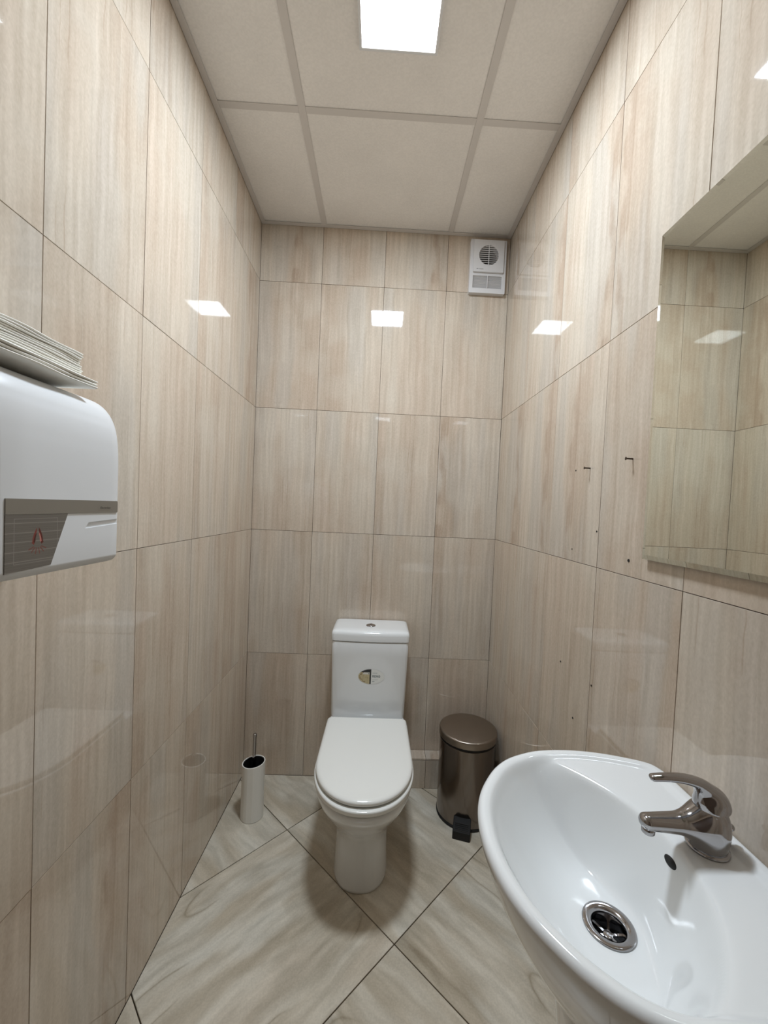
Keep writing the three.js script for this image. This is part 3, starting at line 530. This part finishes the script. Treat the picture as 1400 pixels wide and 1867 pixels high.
// ---------------------------------------------------------------- washbasin
const SK = { z: 1.383, top: 0.865 };
{
  const t = thing('washbasin', 'white ceramic pedestal washbasin with oval bowl on the right wall', 'washbasin', [W, 0, SK.z]);
  // plan outline: p along the wall, q out from the wall
  const half = [[0, 0.402], [0.06, 0.3955], [0.105, 0.381], [0.145, 0.358], [0.178, 0.332], [0.205, 0.299], [0.224, 0.255], [0.233, 0.205], [0.234, 0.15], [0.227, 0.1], [0.216, 0.06], [0.203, 0.026], [0.192, 0.011], [0.172, 0.0025], [0.14, 0.001]];
  const ctrl = [...half.map(([p, q]) => V(p, q, 0)), ...half.slice(1).reverse().map(([p, q]) => V(-p, q, 0))];
  const curve = new THREE.CatmullRomCurve3(ctrl, true, 'centripetal');
  const poly = curve.getPoints(400).slice(0, 400).map((v) => [v.x, Math.max(0.001, v.y)]);
  const C = [0, 0.205], TN = 256, hole = 0.0235;
  // outline radius per angle about the waste
  const R = [];
  for (let i = 0; i < TN; i++) {
    const a = i / TN * Math.PI * 2, dx = Math.cos(a), dy = Math.sin(a); let best = 0;
    for (let k = 0; k < poly.length; k++) { const A = poly[k], B = poly[(k + 1) % poly.length], ax = A[0] - C[0], ay = A[1] - C[1], bx = B[0] - C[0], by = B[1] - C[1]; const ca = dx * ay - dy * ax, cb = dx * by - dy * bx; if (ca * cb <= 0 && ca !== cb) { const s = ca / (ca - cb), X = mix(ax, bx, s), Y = mix(ay, by, s), d = X * dx + Y * dy; if (d > best) best = d; } }
    R.push(best);
  }
  const dist = (p, q) => { let m = 9; for (let k = 0; k < poly.length; k++) { const A = poly[k], B = poly[(k + 1) % poly.length], ex = B[0] - A[0], ey = B[1] - A[1]; const s = Math.max(0, Math.min(1, ((p - A[0]) * ex + (q - A[1]) * ey) / (ex * ex + ey * ey + 1e-12))); m = Math.min(m, Math.hypot(p - A[0] - ex * s, q - A[1] - ey * s)); } return m; };
  const height = (p, q) => {
    const d = dist(p, q);
    let y = SK.top;
    if (d < 0.012) y -= 0.012 * (1 - Math.sqrt(Math.max(0, 1 - (1 - d / 0.012) ** 2)));
    y -= 0.006 * sm(0.018, 0.034, d) * sm(0.0, 0.03, q);                     // rim stands proud of the deck
    const qb = 0.109 + 2.55 * p * p;                                        // back edge of the bowl
    const soft = (x, e) => Math.min(1, (x + Math.sqrt(x * x + e)) / 2), S = (x, n) => 1 - Math.pow(1 - x, n);
    y -= 0.126 * S(soft((d - 0.024) / 0.135, 0.004), 2.1) * S(soft((q - qb) / 0.062, 0.006), 1.7);
    const rr = Math.hypot(p - C[0], q - C[1]);
    y = mix(0.733, y, sm(0.03, 0.075, rr));
    return y;
  };
  const rings = [], ts = []; const RN = 80;
  for (let i = 0; i <= RN; i++) { const u = i / RN; ts.push(u < 0.75 ? u / 0.75 * 0.86 : 0.86 + 0.14 * Math.sin((u - 0.75) / 0.25 * Math.PI / 2)); }
  const toW = (p, q, y) => V(-q, y, p);
  rings.push(R.map((r, i) => { const a = -i / TN * Math.PI * 2; return toW(C[0] + hole * Math.cos(a), C[1] + hole * Math.sin(a), 0.70); }));
  for (const tt of ts) rings.push(R.map((_, i0) => { const i = (TN - i0) % TN, a = i / TN * Math.PI * 2, r = hole + (R[i] - hole) * tt, p = C[0] + r * Math.cos(a), q = C[1] + r * Math.sin(a); return toW(p, q, height(p, q)); }));
  // underside
  for (const [y, s] of [[0.849, 1.0], [0.843, 0.995], [0.834, 0.98], [0.815, 0.945], [0.79, 0.89], [0.76, 0.81], [0.73, 0.72], [0.70, 0.62], [0.67, 0.52], [0.645, 0.42], [0.64, 0.3]]) rings.push(R.map((_, i0) => { const i = (TN - i0) % TN, a = i / TN * Math.PI * 2; let p = C[0] + R[i] * Math.cos(a) * s, q = C[1] + R[i] * Math.sin(a); q = q < C[1] ? C[1] + (q - C[1]) * mix(1, s, 0.15) : C[1] + (q - C[1]) * s; return toW(p, Math.max(0.001, q), y); }));
  const bg = loft(rings.map((r) => [...r].reverse()), false, true, 0);
  mesh('basin', bg, ceramic, t);
  // pedestal
  const pr = (y, w, f, b) => { const r = []; for (let i = 0; i < 64; i++) { const a = i / 64 * Math.PI * 2, c = Math.cos(a), s = Math.sin(a), n = s > 0 ? 2.3 : 6; const q = s > 0 ? 0.14 + (f - 0.14) * Math.pow(s, 2 / n) : 0.14 - (0.14 - b) * Math.pow(-s, 2 / n); r.push(toW(Math.sign(c) * w * Math.pow(Math.abs(c), 2 / 2.6), q, y)); } return r; };
  mesh('pedestal', loft([[0, 0.098, 0.275, 0.03], [0.01, 0.1, 0.278, 0.03], [0.05, 0.094, 0.268, 0.032], [0.15, 0.083, 0.255, 0.036], [0.35, 0.08, 0.252, 0.036], [0.5, 0.084, 0.258, 0.036], [0.6, 0.094, 0.272, 0.036], [0.66, 0.104, 0.285, 0.036], [0.672, 0.1, 0.28, 0.036]].map((a) => pr(...a)), true, true, 0.8), ceramic, t);
  // overflow
  const ov = mesh('overflow_hole', new THREE.SphereGeometry(1, 24, 16).scale(0.0025, 0.0065, 0.0125), blackRubber, t);
  { const q = 0.1165; ov.position.set(-q, height(0.0, q) - 0.0005, 0.0); ov.rotation.z = Math.atan2(height(0, q - 0.003) - height(0, q + 0.003), 0.006) - Math.PI / 2; }
  const wf = mesh('waste_fitting', lathe([[0.0225, -0.03], [0.0225, -0.004], [0.024, 0.0006], [0.028, 0.0022], [0.034, 0.0026], [0.0365, 0.0018], [0.037, 0.0003], [0.03, -0.002]], 56), chrome, t);
  wf.position.set(-C[1], 0.734, 0);
  mesh('strainer', merge([lathe([[0, -0.014], [0.006, -0.0135], [0.008, -0.016], [0, -0.017]], 24), ...[0, 1, 2].map((k) => box(0.045, 0.002, 0.0035, 0, -0.016, 0).rotateY(k * Math.PI / 3))]), chrome, wf);
  mesh('drain_pipe', new THREE.CylinderGeometry(0.0224, 0.0224, 0.001, 32).translate(0, -0.03, 0), blackRubber, wf);
}

// ---------------------------------------------------------------- tap
function sdfMesh(f, lo, hi, h) {   // naive surface nets
  const n = [0, 1, 2].map((k) => Math.ceil((hi[k] - lo[k]) / h) + 1), id = (i, j, k) => (k * n[1] + j) * n[0] + i, D = new Float32Array(n[0] * n[1] * n[2]);
  for (let k = 0; k < n[2]; k++) for (let j = 0; j < n[1]; j++) for (let i = 0; i < n[0]; i++) D[id(i, j, k)] = f(lo[0] + i * h, lo[1] + j * h, lo[2] + k * h);
  const cell = new Int32Array(D.length).fill(-1), pos = [], idx = [];
  const corners = []; for (let c = 0; c < 8; c++) corners.push([c & 1, (c >> 1) & 1, c >> 2]);
  for (let k = 0; k < n[2] - 1; k++) for (let j = 0; j < n[1] - 1; j++) for (let i = 0; i < n[0] - 1; i++) {
    let s = [0, 0, 0], m = 0; const v = corners.map((c) => D[id(i + c[0], j + c[1], k + c[2])]);
    for (let a = 0; a < 8; a++) for (let b = a + 1; b < 8; b++) { const x = a ^ b; if (x !== 1 && x !== 2 && x !== 4) continue; if ((v[a] < 0) === (v[b] < 0)) continue; const q = v[a] / (v[a] - v[b]); for (let e = 0; e < 3; e++) s[e] += mix(corners[a][e], corners[b][e], q); m++; }
    if (!m) continue;
    cell[id(i, j, k)] = pos.length / 3; pos.push(lo[0] + (i + s[0] / m) * h, lo[1] + (j + s[1] / m) * h, lo[2] + (k + s[2] / m) * h);
  }
  const quad = (a, b, c, d, fl) => { if (a < 0 || b < 0 || c < 0 || d < 0) return; fl ? idx.push(a, b, c, a, c, d) : idx.push(a, c, b, a, d, c); };
  for (let k = 1; k < n[2] - 1; k++) for (let j = 1; j < n[1] - 1; j++) for (let i = 1; i < n[0] - 1; i++) {
    const o = D[id(i, j, k)] < 0;
    if (o !== D[id(i + 1, j, k)] < 0) quad(cell[id(i, j - 1, k - 1)], cell[id(i, j, k - 1)], cell[id(i, j, k)], cell[id(i, j - 1, k)], o);
    if (o !== D[id(i, j + 1, k)] < 0) quad(cell[id(i - 1, j, k - 1)], cell[id(i - 1, j, k)], cell[id(i, j, k)], cell[id(i, j, k - 1)], o);
    if (o !== D[id(i, j, k + 1)] < 0) quad(cell[id(i - 1, j - 1, k)], cell[id(i, j - 1, k)], cell[id(i, j, k)], cell[id(i - 1, j, k)], o);
  }
  const g = new THREE.BufferGeometry(); g.setAttribute('position', new THREE.Float32BufferAttribute(pos, 3)); g.setIndex(idx);
  // smooth normals from the field
  const nr = [], e = h * 0.7; for (let p = 0; p < pos.length; p += 3) { const [x, y, z] = [pos[p], pos[p + 1], pos[p + 2]]; const v = V(f(x + e, y, z) - f(x - e, y, z), f(x, y + e, z) - f(x, y - e, z), f(x, y, z + e) - f(x, y, z - e)).normalize(); nr.push(v.x, v.y, v.z); }
  g.setAttribute('normal', new THREE.Float32BufferAttribute(nr, 3)); g.setAttribute('uv', new THREE.Float32BufferAttribute(new Float32Array(pos.length / 3 * 2), 2));
  return g;
}
const smin = (a, b, k) => { const h = Math.max(k - Math.abs(a - b), 0) / k; return Math.min(a, b) - h * h * k / 4; };
// rounded cone from a to b, z squashed by q
function cone(x, y, z, ax, ay, ra, bx, by, rb, q = 1) { z /= q; const px = x - ax, py = y - ay, dx = bx - ax, dy = by - ay, t = Math.max(0, Math.min(1, (px * dx + py * dy) / (dx * dx + dy * dy))); return Math.hypot(px - dx * t, py - dy * t, z) - mix(ra, rb, t); }
{
  const t = thing('basin_tap', 'chrome single-lever mixer tap on the back deck of the washbasin', 'tap', [W - 0.062, 0.859, SK.z]);
  // local x: towards the wall is +, spout goes to -x
  const body = (x, y, z) => {
    let d = cone(x, y, z, 0, -0.03, 0.0255, 0, 0.05, 0.0212);
    d = smin(d, cone(x, y, z, -0.004, 0.035, 0.0165, -0.094, 0.037, 0.0112, 1.18), 0.034);
    d = Math.max(d, -y);
    return d;
  };
  mesh('body', sdfMesh(body, [-0.115, -0.004, -0.034], [0.034, 0.078, 0.034], 0.0018), chrome, t);
  mesh('base_ring', lathe([[0.02, 0], [0.0275, 0], [0.0282, 0.0015], [0.0275, 0.004], [0.024, 0.005]], 48), chrome, t);
  const aer = mesh('aerator', lathe([[0, -0.006], [0.0082, -0.006], [0.0092, -0.0045], [0.0092, 0.006], [0, 0.006]], 32), chrome, t); aer.position.set(-0.092, 0.026, 0);
  const LV = []; for (let k = 0; k <= 14; k++) { const u = k / 14, a = (1 - u) ** 2, b = 2 * u * (1 - u), c = u * u; LV.push([a * 0.014 + b * -0.006 + c * -0.09, a * 0.066 + b * 0.112 + c * 0.1045, mix(0.0115, 0.0048, Math.pow(u, 0.8))]); }
  const lever = (x, y, z) => {
    let d = cone(x, y, z, 0, 0.062, 0.0213, 0.003, 0.07, 0.0205);
    d = smin(d, cone(x, y, z, -0.012, 0.074, 0.011, -0.016, 0.09, 0.008), 0.01);
    let arc = 1;
    for (let k = 0; k < 14; k++) { const [a, b] = [LV[k], LV[k + 1]]; arc = Math.min(arc, cone(x, y, z, a[0], a[1], a[2], b[0], b[1], b[2], 1.45)); }
    d = smin(d, arc, 0.008);
    return Math.max(d, 0.0605 - y);
  };
  mesh('lever', sdfMesh(lever, [-0.104, 0.056, -0.034], [0.034, 0.118, 0.034], 0.0018), chrome, t);
  mesh('temperature_mark', new THREE.CylinderGeometry(0.0025, 0.0025, 0.001, 16).rotateZ(Math.PI / 2).translate(-0.0208, 0.066, 0), darkPlastic, t);
  mesh('pop_up_rod', merge([new THREE.CylinderGeometry(0.0025, 0.0025, 0.03, 12).translate(0.034, 0.014, 0), new THREE.SphereGeometry(0.0055, 16, 12).translate(0.034, 0.031, 0)]), chrome, t);
}

renderer.render(scene, camera);
